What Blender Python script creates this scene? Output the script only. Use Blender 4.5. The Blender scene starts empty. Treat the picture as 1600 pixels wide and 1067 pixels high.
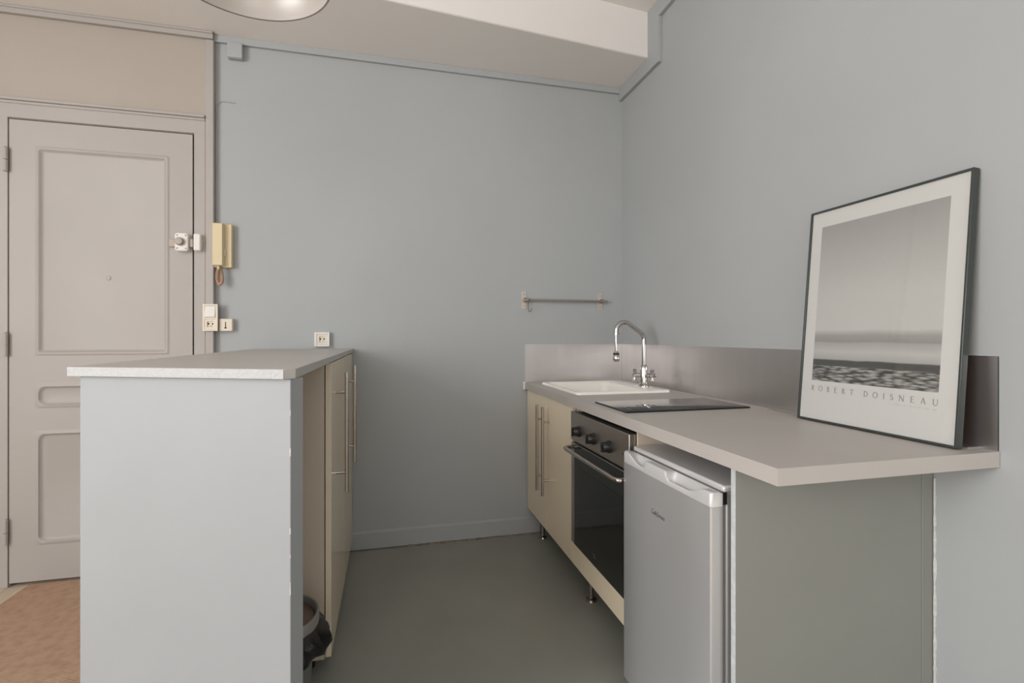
import bpy, bmesh, math, random
from mathutils import Vector, Matrix

random.seed(7)
S = bpy.context.scene
COL = S.collection

# ------------------------------------------------------------------ camera
cam_d = bpy.data.cameras.new('camera')
cam = bpy.data.objects.new('camera', cam_d)
COL.objects.link(cam)
cam_d.sensor_width = 36.0
cam_d.lens = 772.85 / 1600 * 36.0
cam_d.shift_y = -8.4 / 1600
cam_d.clip_start = 0.02
cam.location = (0, 0, 1.1533)
cam.rotation_euler = (math.pi / 2, 0, -0.2442)
S.camera = cam

# ------------------------------------------------------------------ light
S.view_settings.view_transform = 'Standard'
S.view_settings.look = 'None'
S.view_settings.exposure = 0.0
S.view_settings.gamma = 1.0
S.view_settings.use_curve_mapping = False

world = bpy.data.worlds.new('daylight')
S.world = world
world.use_nodes = True
bg = world.node_tree.nodes['Background']
bg.inputs['Color'].default_value = (0.80, 0.88, 1.0, 1)
bg.inputs['Strength'].default_value = 1.0

def area(name, loc, rot, sx, sy, power, colour):
    l = bpy.data.lights.new(name, 'AREA')
    l.shape = 'RECTANGLE'
    l.size, l.size_y = sx, sy
    l.energy = power
    l.color = colour
    o = bpy.data.objects.new(name, l)
    COL.objects.link(o)
    o.location = loc
    o.rotation_euler = rot
    return o

# daylight through the left window, plus an added fill lamp behind the camera
area('window_daylight', (-3.36, -0.85, 1.75), (0, math.radians(-90), 0), 2.0, 2.3, 139, (0.985, 0.99, 1.0))
area('rear_fill_light', (-0.4, -3.96, 1.75), (math.radians(90), 0, 0), 2.2, 2.0, 40, (1.0, 0.99, 0.975))

# ------------------------------------------------------------------ dimensions
XR = 1.389      # right wall
YB = 2.785      # back wall
YD = 2.765      # wall with the entrance door
ZB = 2.667      # underside of beam
ZCEIL = 2.915
XL, YF = -3.4, -4.0
WY0, WY1 = -2.05, 0.35      # window in the left wall
WX0, WX1 = -1.6, 0.8       # unseen opening added behind the camera for fill light
WZ0, WZ1 = 0.7, 2.8

# ------------------------------------------------------------------ materials
MATS = {}
def mat(name, col, rough=0.5, metal=0.0, spec=0.5, noise=None, bump=None, coat=0.0, aniso=0.0):
    """noise = (scale, amount[, stretch]) colour variation, bump = (scale, strength[, stretch])"""
    m = bpy.data.materials.new(name)
    m.use_nodes = True
    nt = m.node_tree
    b = nt.nodes['Principled BSDF']
    b.inputs['Base Color'].default_value = (*col, 1)
    b.inputs['Roughness'].default_value = rough
    b.inputs['Metallic'].default_value = metal
    b.inputs['Specular IOR Level'].default_value = spec
    b.inputs['Coat Weight'].default_value = coat
    b.inputs['Anisotropic'].default_value = aniso
    def noise_node(scale, stretch):
        tc = nt.nodes.new('ShaderNodeTexCoord')
        mp = nt.nodes.new('ShaderNodeMapping')
        mp.inputs['Scale'].default_value = stretch
        n = nt.nodes.new('ShaderNodeTexNoise')
        n.inputs['Scale'].default_value = scale
        n.inputs['Detail'].default_value = 4
        nt.links.new(tc.outputs['Object'], mp.inputs['Vector'])
        nt.links.new(mp.outputs['Vector'], n.inputs['Vector'])
        return n
    if noise:
        n = noise_node(noise[0], noise[2] if len(noise) > 2 else (1, 1, 1))
        r = nt.nodes.new('ShaderNodeValToRGB')
        a = noise[1]
        r.color_ramp.elements[0].position = 0.3
        r.color_ramp.elements[1].position = 0.7
        r.color_ramp.elements[0].color = (*[c * (1 - a) for c in col], 1)
        r.color_ramp.elements[1].color = (*[min(1, c * (1 + a)) for c in col], 1)
        nt.links.new(n.outputs['Fac'], r.inputs['Fac'])
        nt.links.new(r.outputs['Color'], b.inputs['Base Color'])
    if bump:
        n = noise_node(bump[0], bump[2] if len(bump) > 2 else (1, 1, 1))
        bp = nt.nodes.new('ShaderNodeBump')
        bp.inputs['Strength'].default_value = bump[1]
        bp.inputs['Distance'].default_value = 0.004
        nt.links.new(n.outputs['Fac'], bp.inputs['Height'])
        nt.links.new(bp.outputs['Normal'], b.inputs['Normal'])
    MATS[name] = m
    return m

mat('wall_blue', (0.405, 0.418, 0.42), 0.62, noise=(1.3, 0.03), bump=(60, 0.06), spec=0.35)
mat('wall_cream', (0.42, 0.372, 0.325), 0.6, noise=(1.5, 0.025), bump=(50, 0.05), spec=0.35)
mat('wall_white', (0.84, 0.82, 0.79), 0.6, bump=(50, 0.05), spec=0.3)
mat('ceiling_white', (0.84, 0.80, 0.765), 0.65, noise=(1.2, 0.02), bump=(30, 0.06), spec=0.3)
mat('door_paint', (0.415, 0.385, 0.36), 0.45, noise=(2.5, 0.03), bump=(25, 0.08), spec=0.4)
mat('panel_green', (0.262, 0.265, 0.238), 0.5, noise=(2.5, 0.03), bump=(40, 0.06), spec=0.4)
mat('panel_paint', (0.335, 0.348, 0.358), 0.5, noise=(2.5, 0.03), bump=(40, 0.06), spec=0.4)
mat('edge_paint', (0.56, 0.58, 0.59), 0.5, noise=(60, 0.10), bump=(120, 0.3))
mat('chipped_white', (0.55, 0.54, 0.525), 0.7, noise=(80, 0.15), bump=(150, 0.5))
mat('chipped_wood', (0.27, 0.215, 0.175), 0.8, noise=(60, 0.3), bump=(90, 0.5))
mat('bar_top_grey', (0.47, 0.45, 0.42), 0.38, noise=(3, 0.03), bump=(60, 0.04))
mat('laminate', (0.50, 0.465, 0.435), 0.42, noise=(4, 0.025), bump=(200, 0.03))
mat('cream_gloss', (0.88, 0.76, 0.58), 0.16, noise=(2, 0.015), spec=0.5)
mat('carcass_beige', (0.66, 0.56, 0.45), 0.45, noise=(3, 0.03))
mat('steel', (0.50, 0.46, 0.42), 0.24, metal=1.0, noise=(90, 0.05, (1, 1, 30)))
mat('bracket_plate', (0.62, 0.53, 0.455), 0.42, metal=0.3)
mat('lock_metal', (0.36, 0.31, 0.265), 0.5, metal=0.3)
mat('edge_white', (0.44, 0.445, 0.445), 0.5, noise=(140, 0.05), bump=(160, 0.35))
mat('oven_steel', (0.50, 0.46, 0.42), 0.36, metal=1.0, noise=(60, 0.05, (1, 12, 1)))
mat('sheet_metal', (0.64, 0.61, 0.60), 0.34, metal=1.0, noise=(6, 0.02, (3, 3, 0.2)))
mat('chrome', (0.56, 0.545, 0.53), 0.10, metal=1.0)
mat('black_glass', (0.006, 0.007, 0.006), 0.06, spec=0.5)
mat('oven_glass', (0.012, 0.013, 0.012), 0.07, spec=0.5)
mat('black_plastic', (0.012, 0.012, 0.012), 0.32)
mat('black_bag', (0.010, 0.010, 0.011), 0.28, bump=(26, 1.0))
mat('dark_cavity', (0.02, 0.018, 0.016), 0.8)
mat('ceramic', (0.93, 0.89, 0.83), 0.18, spec=0.5, coat=0.3)
mat('fridge_silver', (0.58, 0.58, 0.585), 0.33, metal=0.55, noise=(3, 0.02))
mat('fridge_trim', (0.66, 0.655, 0.65), 0.34, metal=0.25)
mat('fridge_body', (0.44, 0.43, 0.42), 0.42, metal=0.3)
mat('gasket', (0.30, 0.28, 0.27), 0.6)
mat('logo_grey', (0.06, 0.06, 0.065), 0.4)
mat('white_plastic', (0.78, 0.75, 0.71), 0.35)
mat('cream_plastic', (0.76, 0.68, 0.56), 0.38)
mat('phone_plastic', (0.68, 0.57, 0.36), 0.38)
mat('cord_plastic', (0.52, 0.33, 0.21), 0.45)
mat('frame_metal', (0.075, 0.085, 0.08), 0.32, metal=0.5)
mat('poster_paper', (0.68, 0.645, 0.615), 0.5)
mat('poster_ink', (0.30, 0.28, 0.26), 0.6)
mat('poster_ink_pale', (0.50, 0.48, 0.45), 0.6)
mat('lamp_enamel', (0.78, 0.74, 0.71), 0.42, metal=0.35)
mat('lamp_rim', (0.20, 0.19, 0.18), 0.4)
mat('bin_grey', (0.18, 0.185, 0.17), 0.4)
mat('bin_lid', (0.17, 0.12, 0.095), 0.35, metal=0.3)
mat('bin_rim', (0.34, 0.33, 0.31), 0.35, metal=0.3)
mat('wood_floor', (0.58, 0.48, 0.36), 0.5, noise=(6, 0.12, (8, 0.6, 1)))
mat('window_white', (0.80, 0.80, 0.79), 0.4)

def floor_material():
    m = mat('painted_floor', (0.30, 0.305, 0.268), 0.42, noise=(2.2, 0.10), bump=(14, 0.10), spec=0.4)
    nt = m.node_tree
    b = nt.nodes['Principled BSDF']
    src = b.inputs['Base Color'].links[0].from_socket
    tc = nt.nodes.new('ShaderNodeTexCoord')
    v = nt.nodes.new('ShaderNodeTexVoronoi')
    v.inputs['Scale'].default_value = 9
    lt = nt.nodes.new('ShaderNodeMath'); lt.operation = 'LESS_THAN'
    lt.inputs[1].default_value = 0.022
    mx = nt.nodes.new('ShaderNodeMix'); mx.data_type = 'RGBA'
    mx.inputs['B'].default_value = (0.26, 0.24, 0.20, 1)
    nt.links.new(tc.outputs['Object'], v.inputs['Vector'])
    nt.links.new(v.outputs['Distance'], lt.inputs[0])
    nt.links.new(lt.outputs[0], mx.inputs['Factor'])
    nt.links.new(src, mx.inputs['A'])
    nt.links.new(mx.outputs['Result'], b.inputs['Base Color'])
floor_material()

def carpet_material():
    m = mat('sisal', (0.36, 0.25, 0.165), 0.9, spec=0.1)
    nt = m.node_tree
    b = nt.nodes['Principled BSDF']
    tc = nt.nodes.new('ShaderNodeTexCoord')
    w = nt.nodes.new('ShaderNodeTexWave')
    w.wave_type = 'BANDS'; w.bands_direction = 'Y'
    w.inputs['Scale'].default_value = 30
    w.inputs['Distortion'].default_value = 0.35
    w.inputs['Detail'].default_value = 2
    w2 = nt.nodes.new('ShaderNodeTexWave')
    w2.wave_type = 'BANDS'; w2.bands_direction = 'X'
    w2.inputs['Scale'].default_value = 36
    w2.inputs['Distortion'].default_value = 0.5
    n = nt.nodes.new('ShaderNodeTexNoise')
    n.inputs['Scale'].default_value = 30
    ad = nt.nodes.new('ShaderNodeMath'); ad.operation = 'MULTIPLY_ADD'
    ad.inputs[1].default_value = 0.45
    ad2 = nt.nodes.new('ShaderNodeMath'); ad2.operation = 'MULTIPLY_ADD'
    ad2.inputs[1].default_value = 0.35
    r = nt.nodes.new('ShaderNodeValToRGB')
    r.color_ramp.elements[0].color = (0.215, 0.13, 0.082, 1)
    r.color_ramp.elements[1].color = (0.52, 0.345, 0.24, 1)
    r.color_ramp.elements[0].position = 0.15
    r.color_ramp.elements[1].position = 0.95
    for k in (w, w2, n):
        nt.links.new(tc.outputs['Object'], k.inputs['Vector'])
    nt.links.new(w.outputs['Fac'], ad.inputs[0])
    nt.links.new(n.outputs['Fac'], ad.inputs[2])
    nt.links.new(w2.outputs['Fac'], ad2.inputs[0])
    nt.links.new(ad.outputs[0], ad2.inputs[2])
    nt.links.new(ad2.outputs[0], r.inputs['Fac'])
    nt.links.new(r.outputs['Color'], b.inputs['Base Color'])
    bp = nt.nodes.new('ShaderNodeBump')
    bp.inputs['Strength'].default_value = 0.7
    bp.inputs['Distance'].default_value = 0.004
    nt.links.new(ad2.outputs[0], bp.inputs['Height'])
    nt.links.new(bp.outputs['Normal'], b.inputs['Normal'])
carpet_material()

def glass_material(name, tint, rough=0.0):
    m = bpy.data.materials.new(name)
    m.use_nodes = True
    nt = m.node_tree
    nt.nodes.clear()
    out = nt.nodes.new('ShaderNodeOutputMaterial')
    tr = nt.nodes.new('ShaderNodeBsdfTransparent')
    tr.inputs['Color'].default_value = (*tint, 1)
    gl = nt.nodes.new('ShaderNodeBsdfGlossy')
    gl.inputs['Roughness'].default_value = rough
    lw = nt.nodes.new('ShaderNodeLayerWeight')     # Schlick reflectance, the same from both sides of the pane
    lw.inputs['Blend'].default_value = 0.5
    pw5 = nt.nodes.new('ShaderNodeMath'); pw5.operation = 'POWER'
    pw5.inputs[1].default_value = 5
    fr = nt.nodes.new('ShaderNodeMath'); fr.operation = 'MULTIPLY_ADD'
    fr.inputs[1].default_value = 0.80
    fr.inputs[2].default_value = 0.022
    nt.links.new(lw.outputs['Facing'], pw5.inputs[0])
    nt.links.new(pw5.outputs[0], fr.inputs[0])
    mx = nt.nodes.new('ShaderNodeMixShader')
    nt.links.new(fr.outputs[0], mx.inputs[0])
    nt.links.new(tr.outputs[0], mx.inputs[1])
    nt.links.new(gl.outputs[0], mx.inputs[2])
    nt.links.new(mx.outputs[0], out.inputs['Surface'])
    MATS[name] = m
glass_material('clear_glass', (0.97, 0.98, 0.98))

def print_material():
    """plain toned monochrome print: pale sky above, wet ground and cobbles below"""
    m = mat('mono_print', (0.4, 0.4, 0.4), 0.55)
    nt = m.node_tree
    b = nt.nodes['Principled BSDF']
    tc = nt.nodes.new('ShaderNodeTexCoord')
    sp = nt.nodes.new('ShaderNodeSeparateXYZ')
    nt.links.new(tc.outputs['Generated'], sp.inputs[0])
    n = nt.nodes.new('ShaderNodeTexNoise')
    n.inputs['Scale'].default_value = 3.0
    n.inputs['Detail'].default_value = 5
    nt.links.new(tc.outputs['Generated'], n.inputs['Vector'])
    jit = nt.nodes.new('ShaderNodeMath'); jit.operation = 'MULTIPLY_ADD'
    jit.inputs[1].default_value = 0.02
    nt.links.new(n.outputs['Fac'], jit.inputs[0])
    nt.links.new(sp.outputs['Y'], jit.inputs[2])
    ramp = nt.nodes.new('ShaderNodeValToRGB')
    cr = ramp.color_ramp
    stops = [(0.0, 0.13), (0.105, 0.20), (0.112, 0.085), (0.145, 0.09), (0.152, 0.46), (0.20, 0.58),
             (0.255, 0.44), (0.262, 0.34), (0.30, 0.40), (0.335, 0.63), (0.55, 0.61), (0.8, 0.50), (1.0, 0.40)]
    while len(cr.elements) < len(stops):
        cr.elements.new(0.5)
    for e, (p, v) in zip(cr.elements, stops):
        e.position = p
        e.color = (v * 0.90, v * 0.855, v * 0.81, 1)
    nt.links.new(jit.outputs[0], ramp.inputs['Fac'])
    # cobble texture in the lowest strip only
    mp = nt.nodes.new('ShaderNodeMapping')
    mp.inputs['Scale'].default_value = (13, 85, 1)
    nt.links.new(tc.outputs['Generated'], mp.inputs['Vector'])
    vo = nt.nodes.new('ShaderNodeTexVoronoi')
    vo.inputs['Scale'].default_value = 1.0
    nt.links.new(mp.outputs['Vector'], vo.inputs['Vector'])
    cb = nt.nodes.new('ShaderNodeValToRGB')
    cb.color_ramp.elements[0].color = (0.46, 0.44, 0.41, 1)
    cb.color_ramp.elements[1].color = (0.055, 0.05, 0.047, 1)
    cb.color_ramp.elements[0].position = 0.1
    cb.color_ramp.elements[1].position = 0.75
    nt.links.new(vo.outputs['Distance'], cb.inputs['Fac'])
    lt = nt.nodes.new('ShaderNodeMath'); lt.operation = 'LESS_THAN'
    lt.inputs[1].default_value = 0.108
    nt.links.new(jit.outputs[0], lt.inputs[0])
    mx = nt.nodes.new('ShaderNodeMix'); mx.data_type = 'RGBA'
    nt.links.new(lt.outputs[0], mx.inputs['Factor'])
    nt.links.new(ramp.outputs['Color'], mx.inputs['A'])
    nt.links.new(cb.outputs['Color'], mx.inputs['B'])
    nt.links.new(mx.outputs['Result'], b.inputs['Base Color'])
print_material()

# ------------------------------------------------------------------ mesh helpers
class MB:
    def __init__(self):
        self.v, self.f = [], []
    def add(self, vs, fs):
        o = len(self.v)
        self.v += [tuple(p) for p in vs]
        self.f += [tuple(i + o for i in q) for q in fs]
        return self
    def box(self, x0, x1, y0, y1, z0, z1):
        vs = [(x, y, z) for z in (z0, z1) for y in (y0, y1) for x in (x0, x1)]
        return self.add(vs, [(0, 2, 3, 1), (4, 5, 7, 6), (0, 1, 5, 4), (2, 6, 7, 3), (0, 4, 6, 2), (1, 3, 7, 5)])
    def prism(self, pts, z0, z1):
        n = len(pts)
        vs = [(x, y, z0) for x, y in pts] + [(x, y, z1) for x, y in pts]
        fs = [tuple(range(n - 1, -1, -1)), tuple(range(n, 2 * n))]
        fs += [(i, (i + 1) % n, (i + 1) % n + n, i + n) for i in range(n)]
        return self.add(vs, fs)
    def loops(self, rings, cap0=True, cap1=True, close=True):
        n = len(rings[0])
        vs = [p for r in rings for p in r]
        fs = []
        for k in range(len(rings) - 1):
            for i in range(n if close else n - 1):
                j = (i + 1) % n
                fs.append((k * n + i, k * n + j, (k + 1) * n + j, (k + 1) * n + i))
        if cap0: fs.append(tuple(range(n - 1, -1, -1)))
        if cap1: fs.append(tuple((len(rings) - 1) * n + i for i in range(n)))
        return self.add(vs, fs)
    def cyl(self, p0, p1, r0, r1=None, n=20):
        r1 = r0 if r1 is None else r1
        return self.tube([p0, p1], [r0, r1], n)
    def tube(self, pts, r, n=12, closed=False):
        pts = [Vector(p) for p in pts]
        rs = r if isinstance(r, (list, tuple)) else [r] * len(pts)
        rings = []
        up = None
        for i, p in enumerate(pts):
            a = pts[max(i - 1, 0)]; b = pts[min(i + 1, len(pts) - 1)]
            d = (b - a)
            if d.length < 1e-9: d = Vector((0, 0, 1))
            d.normalize()
            if up is None:
                up = Vector((0, 0, 1)) if abs(d.z) < 0.9 else Vector((1, 0, 0))
            s = d.cross(up); s.normalize()
            up = s.cross(d); up.normalize()
            rings.append([p + (s * math.cos(2 * math.pi * k / n) + up * math.sin(2 * math.pi * k / n)) * rs[i] for k in range(n)])
        return self.loops(rings)
    def lathe(self, prof, c=(0, 0, 0), axis='z', n=40, cap0=False, cap1=False):
        rings = []
        for r, h in prof:
            ring = []
            for k in range(n):
                a = 2 * math.pi * k / n
                u, w = r * math.cos(a), r * math.sin(a)
                if axis == 'z': p = (c[0] + u, c[1] + w, c[2] + h)
                elif axis == 'y': p = (c[0] + u, c[1] + h, c[2] + w)
                else: p = (c[0] + h, c[1] + u, c[2] + w)
                ring.append(p)
            rings.append(ring)
        return self.loops(rings, cap0, cap1)
    def build(self, name, m, parent=None, bevel=0.0, smooth=35, seg=2, origin=None, label=None):
        org = Vector(ORG.get(parent.name, (0, 0, 0))) if parent else Vector(origin or (0, 0, 0))
        me = bpy.data.meshes.new(name)
        me.from_pydata([tuple(Vector(p) - org) for p in self.v], [], self.f)
        bm = bmesh.new(); bm.from_mesh(me)
        bmesh.ops.recalc_face_normals(bm, faces=bm.faces)
        bm.to_mesh(me); bm.free()
        if smooth:
            me.polygons.foreach_set('use_smooth', [True] * len(me.polygons))
            me.set_sharp_from_angle(angle=math.radians(smooth))
        me.materials.append(MATS[m])
        o = bpy.data.objects.new(name, me)
        COL.objects.link(o)
        if parent:
            o.parent = parent
            ORG[o.name] = tuple(org)
        else:
            o.location = org
            ORG[o.name] = tuple(org)
        if bevel:
            b = o.modifiers.new('bevel', 'BEVEL')
            b.width = bevel; b.segments = seg; b.limit_method = 'ANGLE'
            b.angle_limit = math.radians(40)
        if label: o['label'] = label
        return o
ORG = {}

def thing(name, loc, label, cat, group=None):
    o = bpy.data.objects.new(name, None)
    COL.objects.link(o)
    o.location = loc
    o.empty_display_size = 0.05
    o['label'] = label; o['category'] = cat
    if group: o['group'] = group
    ORG[o.name] = tuple(loc)
    return o
def tag(o, label, cat, group=None):
    o['label'] = label; o['category'] = cat
    if group: o['group'] = group
    return o
def struct(o, label, cat):
    o['kind'] = 'structure'; o['label'] = label; o['category'] = cat
    return o
def rrect(x0, x1, y0, y1, r, n=6):
    """rounded rectangle outline, 4*(n+1) points; r=0 gives square corners with the same point count"""
    pts = []
    for cx, cy, a0 in ((x1 - r, y1 - r, 0), (x0 + r, y1 - r, 90), (x0 + r, y0 + r, 180), (x1 - r, y0 + r, 270)):
        for k in range(n + 1):
            a = math.radians(a0 + 90 * k / n)
            pts.append((cx + r * math.cos(a), cy + r * math.sin(a)))
    return pts
def arc(c, r, a0, a1, n, f):
    return [f(c[0] + r * math.cos(math.radians(a0 + (a1 - a0) * k / n)), c[1] + r * math.sin(math.radians(a0 + (a1 - a0) * k / n))) for k in range(n + 1)]

# ================================================================== THE SHELL
# floors
struct(MB().box(-0.70, XR, 0.2, YB, -0.06, 0).build('floor', 'painted_floor', origin=(0.3, 1.5, -0.06)), 'grey-green painted concrete floor of the kitchen corner', 'floor')
m = MB().box(XL, -0.70, YF, YD + 0.1, -0.06, 0).box(-0.70, XR, YF, 0.2, -0.06, 0)
struct(m.build('floor_entry', 'wood_floor', origin=(-1.6, 0, -0.06)), 'beige wooden floor showing left of the sisal carpet', 'floor')
# ceiling and beam
struct(MB().box(XL, XR, YF, YB + 0.1, ZCEIL, ZCEIL + 0.08).build('ceiling', 'ceiling_white', origin=(0, 0, ZCEIL)), 'off-white plaster ceiling above the beam', 'ceiling')
struct(MB().prism([(XL, 1.961), (XR, 2.437), (XR, YB + 0.05), (XL, YB + 0.05)], ZB, ZCEIL + 0.01).build('ceiling_beam', 'ceiling_white', origin=(0, 2.5, ZB), bevel=0.006), 'off-white boxed ceiling beam along the back wall', 'beam')
# walls
struct(MB().box(-0.85, XR + 0.12, YB, YB + 0.12, -0.06, ZCEIL).build('wall_back', 'wall_blue', origin=(0.3, YB, 0)), 'pale blue-grey painted back wall with the small rail', 'wall')
struct(MB().box(XR, XR + 0.12, YF, YB, -0.06, ZCEIL + 0.08).build('wall_right', 'wall_blue', origin=(XR, 0, 0)), 'pale blue-grey painted right wall behind the poster', 'wall')
DX0, DX1, DZ1 = -1.692, -0.938, 2.156
m = MB()
m.box(XL, DX0, YD, YB + 0.12, -0.06, ZCEIL).box(DX1, -0.85, YD, YB + 0.12, -0.06, ZCEIL).box(DX0, DX1, YD, YB + 0.12, DZ1, ZCEIL)
m.box(DX0, DX1, YB + 0.05, YB + 0.12, -0.06, DZ1)
struct(m.build('wall_entry', 'wall_cream', origin=(-1.6, YD, 0)), 'cream wall around and above the entrance door', 'wall')
# left wall with window opening, wall behind the camera with added fill-light opening
m = MB()
m.box(XL - 0.2, XL, YF - 0.2, WY0, -0.06, ZCEIL).box(XL - 0.2, XL, WY1, YB + 0.12, -0.06, ZCEIL)
m.box(XL - 0.2, XL, WY0, WY1, -0.06, WZ0).box(XL - 0.2, XL, WY0, WY1, WZ1, ZCEIL)
struct(m.build('wall_left', 'wall_white', origin=(XL, 0, 0)), 'white wall with a window to the left of the camera', 'wall')
m = MB()
m.box(XL, WX0, YF - 0.2, YF, -0.06, ZCEIL).box(WX1, XR + 0.12, YF - 0.2, YF, -0.06, ZCEIL)
m.box(WX0, WX1, YF - 0.2, YF, -0.06, WZ0).box(WX0, WX1, YF - 0.2, YF, WZ1, ZCEIL)
struct(m.build('wall_front', 'wall_white', origin=(0, YF, 0)), 'white wall behind the camera with an opening added for fill light', 'wall')
def window(name, horiz, a0, a1, pos, label):
    root = bpy.data.objects.new(name, None); COL.objects.link(root)
    root['kind'] = 'structure'; root['label'] = label; root['category'] = 'window'
    base = ((a0 + a1) / 2, pos, WZ0) if horiz else (pos, (a0 + a1) / 2, WZ0)
    root.location = base; ORG[root.name] = base
    def bx(m, u0, u1, w0, w1, z0, z1):
        return m.box(u0, u1, w0, w1, z0, z1) if horiz else m.box(w0, w1, u0, u1, z0, z1)
    m = MB()
    for u0, u1, z0, z1 in ((a0, a0 + .06, WZ0, WZ1), (a1 - .06, a1, WZ0, WZ1), (a0, a1, WZ0, WZ0 + .06), (a0, a1, WZ1 - .06, WZ1), ((a0 + a1) / 2 - .04, (a0 + a1) / 2 + .04, WZ0 + .06, WZ1 - .06)):
        bx(m, u0, u1, pos - .03, pos + .03, z0, z1)
    m.build('window_frame', 'window_white', root, bevel=.004)
    for u0, u1 in ((a0 + .06, (a0 + a1) / 2 - .04), ((a0 + a1) / 2 + .04, a1 - .06)):
        bx(MB(), u0, u1, pos - .003, pos + .003, WZ0 + .06, WZ1 - .06).build('pane', 'clear_glass', root)
window('window_1', False, WY0, WY1, XL - 0.12, 'white casement window in the left wall')
window('rear_fill_window', True, WX0, WX1, YF - 0.12, 'unseen casement window added behind the camera for fill light')  # added window, frames the rear fill lamp

# trims
m = MB().box(-0.85, XR - 0.022, YB - 0.018, YB, 2.632, ZB)
struct(m.build('trim_1', 'wall_blue', origin=(0.3, YB, 2.63), bevel=.002), 'thin blue-grey ceiling batten along the back wall', 'trim')
m = MB()
prof = [(YB, 2.592), (2.325, 2.592), (2.325, 2.83), (YF, 2.83), (YF, ZCEIL), (2.435, ZCEIL), (2.435, ZB), (YB, ZB)]
m.loops([[(XR - 0.022, y, z) for y, z in prof], [(XR, y, z) for y, z in prof]])
struct(m.build('trim_2', 'wall_blue', origin=(XR, 2.3, 2.6), bevel=.002), 'flat blue-grey batten stepping around the beam on the right wall', 'trim')
m = MB().box(XL, -0.8485, YD - 0.02, YD, 2.632, ZB).box(XL, -0.8485, YD - 0.026, YD, 2.655, ZB)
struct(m.build('trim_3', 'door_paint', origin=(-1.6, YD, 2.63), bevel=.003), 'cream crown moulding above the entrance door', 'trim')
m = MB().box(-0.886, -0.848, YD - 0.010, YD + 0.02, 0, 2.6315)
struct(m.build('trim_4', 'door_paint', origin=(-0.87, YD, 0), bevel=.004), 'cream vertical corner batten between door wall and blue wall', 'trim')
m = MB().box(-0.205, 0.86, YB - 0.014, YB, 0.008, 0.092)
m.loops([[(x, YB - 0.014, 0.092), (x, YB - 0.004, 0.102), (x, YB, 0.102), (x, YB, 0.092)] for x in (-0.205, 0.86)])
bb = struct(m.build('baseboard_back', 'wall_blue', origin=(0.3, YB, 0)), 'blue-grey baseboard under the back wall', 'baseboard')
# chipped paint along the foot of the baseboard
m = MB()
x = 0.10
while x < 0.85:
    w = random.uniform(.02, .09); d = random.uniform(.003, .012)
    m.prism([(x, YB - .015), (x + w * .3, YB - .015 - d), (x + w * .8, YB - .015 - d * .6), (x + w, YB - .015), (x + w, YB - .01), (x, YB - .01)], 0.0, 0.006)
    x += w + random.uniform(0, .03)
o = m.build('chipped_edge', 'chipped_wood', bb); o['kind'] = 'stuff'

# entrance door ----------------------------------------------------------------
ys = YD - 0.006            # door face
dr = bpy.data.objects.new('door_1', None); COL.objects.link(dr)
dr.location = ((DX0 + DX1) / 2, ys, 0); ORG[dr.name] = tuple(dr.location)
struct(dr, 'cream painted entrance door with three moulded panels and a rim lock', 'door')
x0, x1 = DX0 + 0.003, DX1 - 0.005
pans = [(-1.592, -1.040, 1.060, 2.038, 0.012), (-1.592, -1.040, 0.815, 0.935, 0.03), (-1.592, -1.040, 0.180, 0.715, 0.03)]
m = MB()
zs = [0.018] + [q for p in sorted(pans, key=lambda p: p[2]) for q in (p[2], p[3])] + [DZ1 - 0.006]
m.box(x0, pans[0][0], ys, ys + .035, zs[0], zs[-1]).box(pans[0][1], x1, ys, ys + .035, zs[0], zs[-1])
for k in range(0, len(zs), 2):
    m.box(pans[0][0], pans[0][1], ys, ys + .035, zs[k], zs[k + 1])
m.build('door_leaf', 'door_paint', dr)
for a, b, c, d, r in pans:
    def ring(i, dep, rad): return [(x, ys + dep, z) for x, z in rrect(a + i, b - i, c + i, d - i, rad, 5)]
    m = MB()
    m.loops([ring(0, 0, 0), ring(.004, 0, r), ring(.008, -.004, r), ring(.016, -.0045, r), ring(.020, .002, r * .9), ring(.026, .007, r * .8), ring(.030, .009, r * .8)], cap0=False, cap1=True)
    m.build('door_panel', 'door_paint', dr, smooth=60)
for z0, z1 in ((1.906, 2.012), (1.062, 1.164), (0.200, 0.310)):
    zm = (z0 + z1) / 2
    m = MB().cyl((DX0 - .004, ys - .012, z0), (DX0 - .004, ys - .012, zm - .001), .0095).cyl((DX0 - .004, ys - .012, zm + .001), (DX0 - .004, ys - .012, z1), .0095)
    m.lathe([(.009, 0), (.006, .006), (0.001, .009)], (DX0 - .004, ys - .012, z1), cap1=True, n=16)
    m.build('hinge', 'door_paint', dr)
m = MB().lathe([(.012, 0), (.0115, -.0012), (.009, -.0016), (.008, -.0006)], (-1.305, ys + .008, 1.432), 'y', 20, cap1=True)
m.build('spyhole', 'door_paint', dr)
lk = MB().loops([[(x, y, z) for x, z in rrect(-1.009, -.951, 1.568, 1.656, .012, 4)] for y in (ys, ys - .030)] + [[(x, ys - .034, z) for x, z in rrect(-1.005, -.955, 1.572, 1.652, .010, 4)]]).build('rim_lock', 'white_plastic', dr)
MB().box(-1.041, -.945, ys - .014, ys - .003, 1.590, 1.628).box(-.951, -.934, ys - .022, ys - .003, 1.590, 1.630).build('bolt_bar', 'lock_metal', lk, bevel=.001)
MB().lathe([(.019, 0), (.019, -.014), (.015, -.020), (.001, -.021)], (-.985, ys - .034, 1.613), 'y', 24, cap1=True).build('thumb_turn', 'lock_metal', lk)
for sx in (-.998, -.961):
    for sz in (1.581, 1.644):
        MB().lathe([(.0042, 0), (.003, -.002), (.0005, -.002)], (sx, ys - .034, sz), 'y', 10, cap1=True).build('screw', 'lock_metal', lk)

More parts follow.
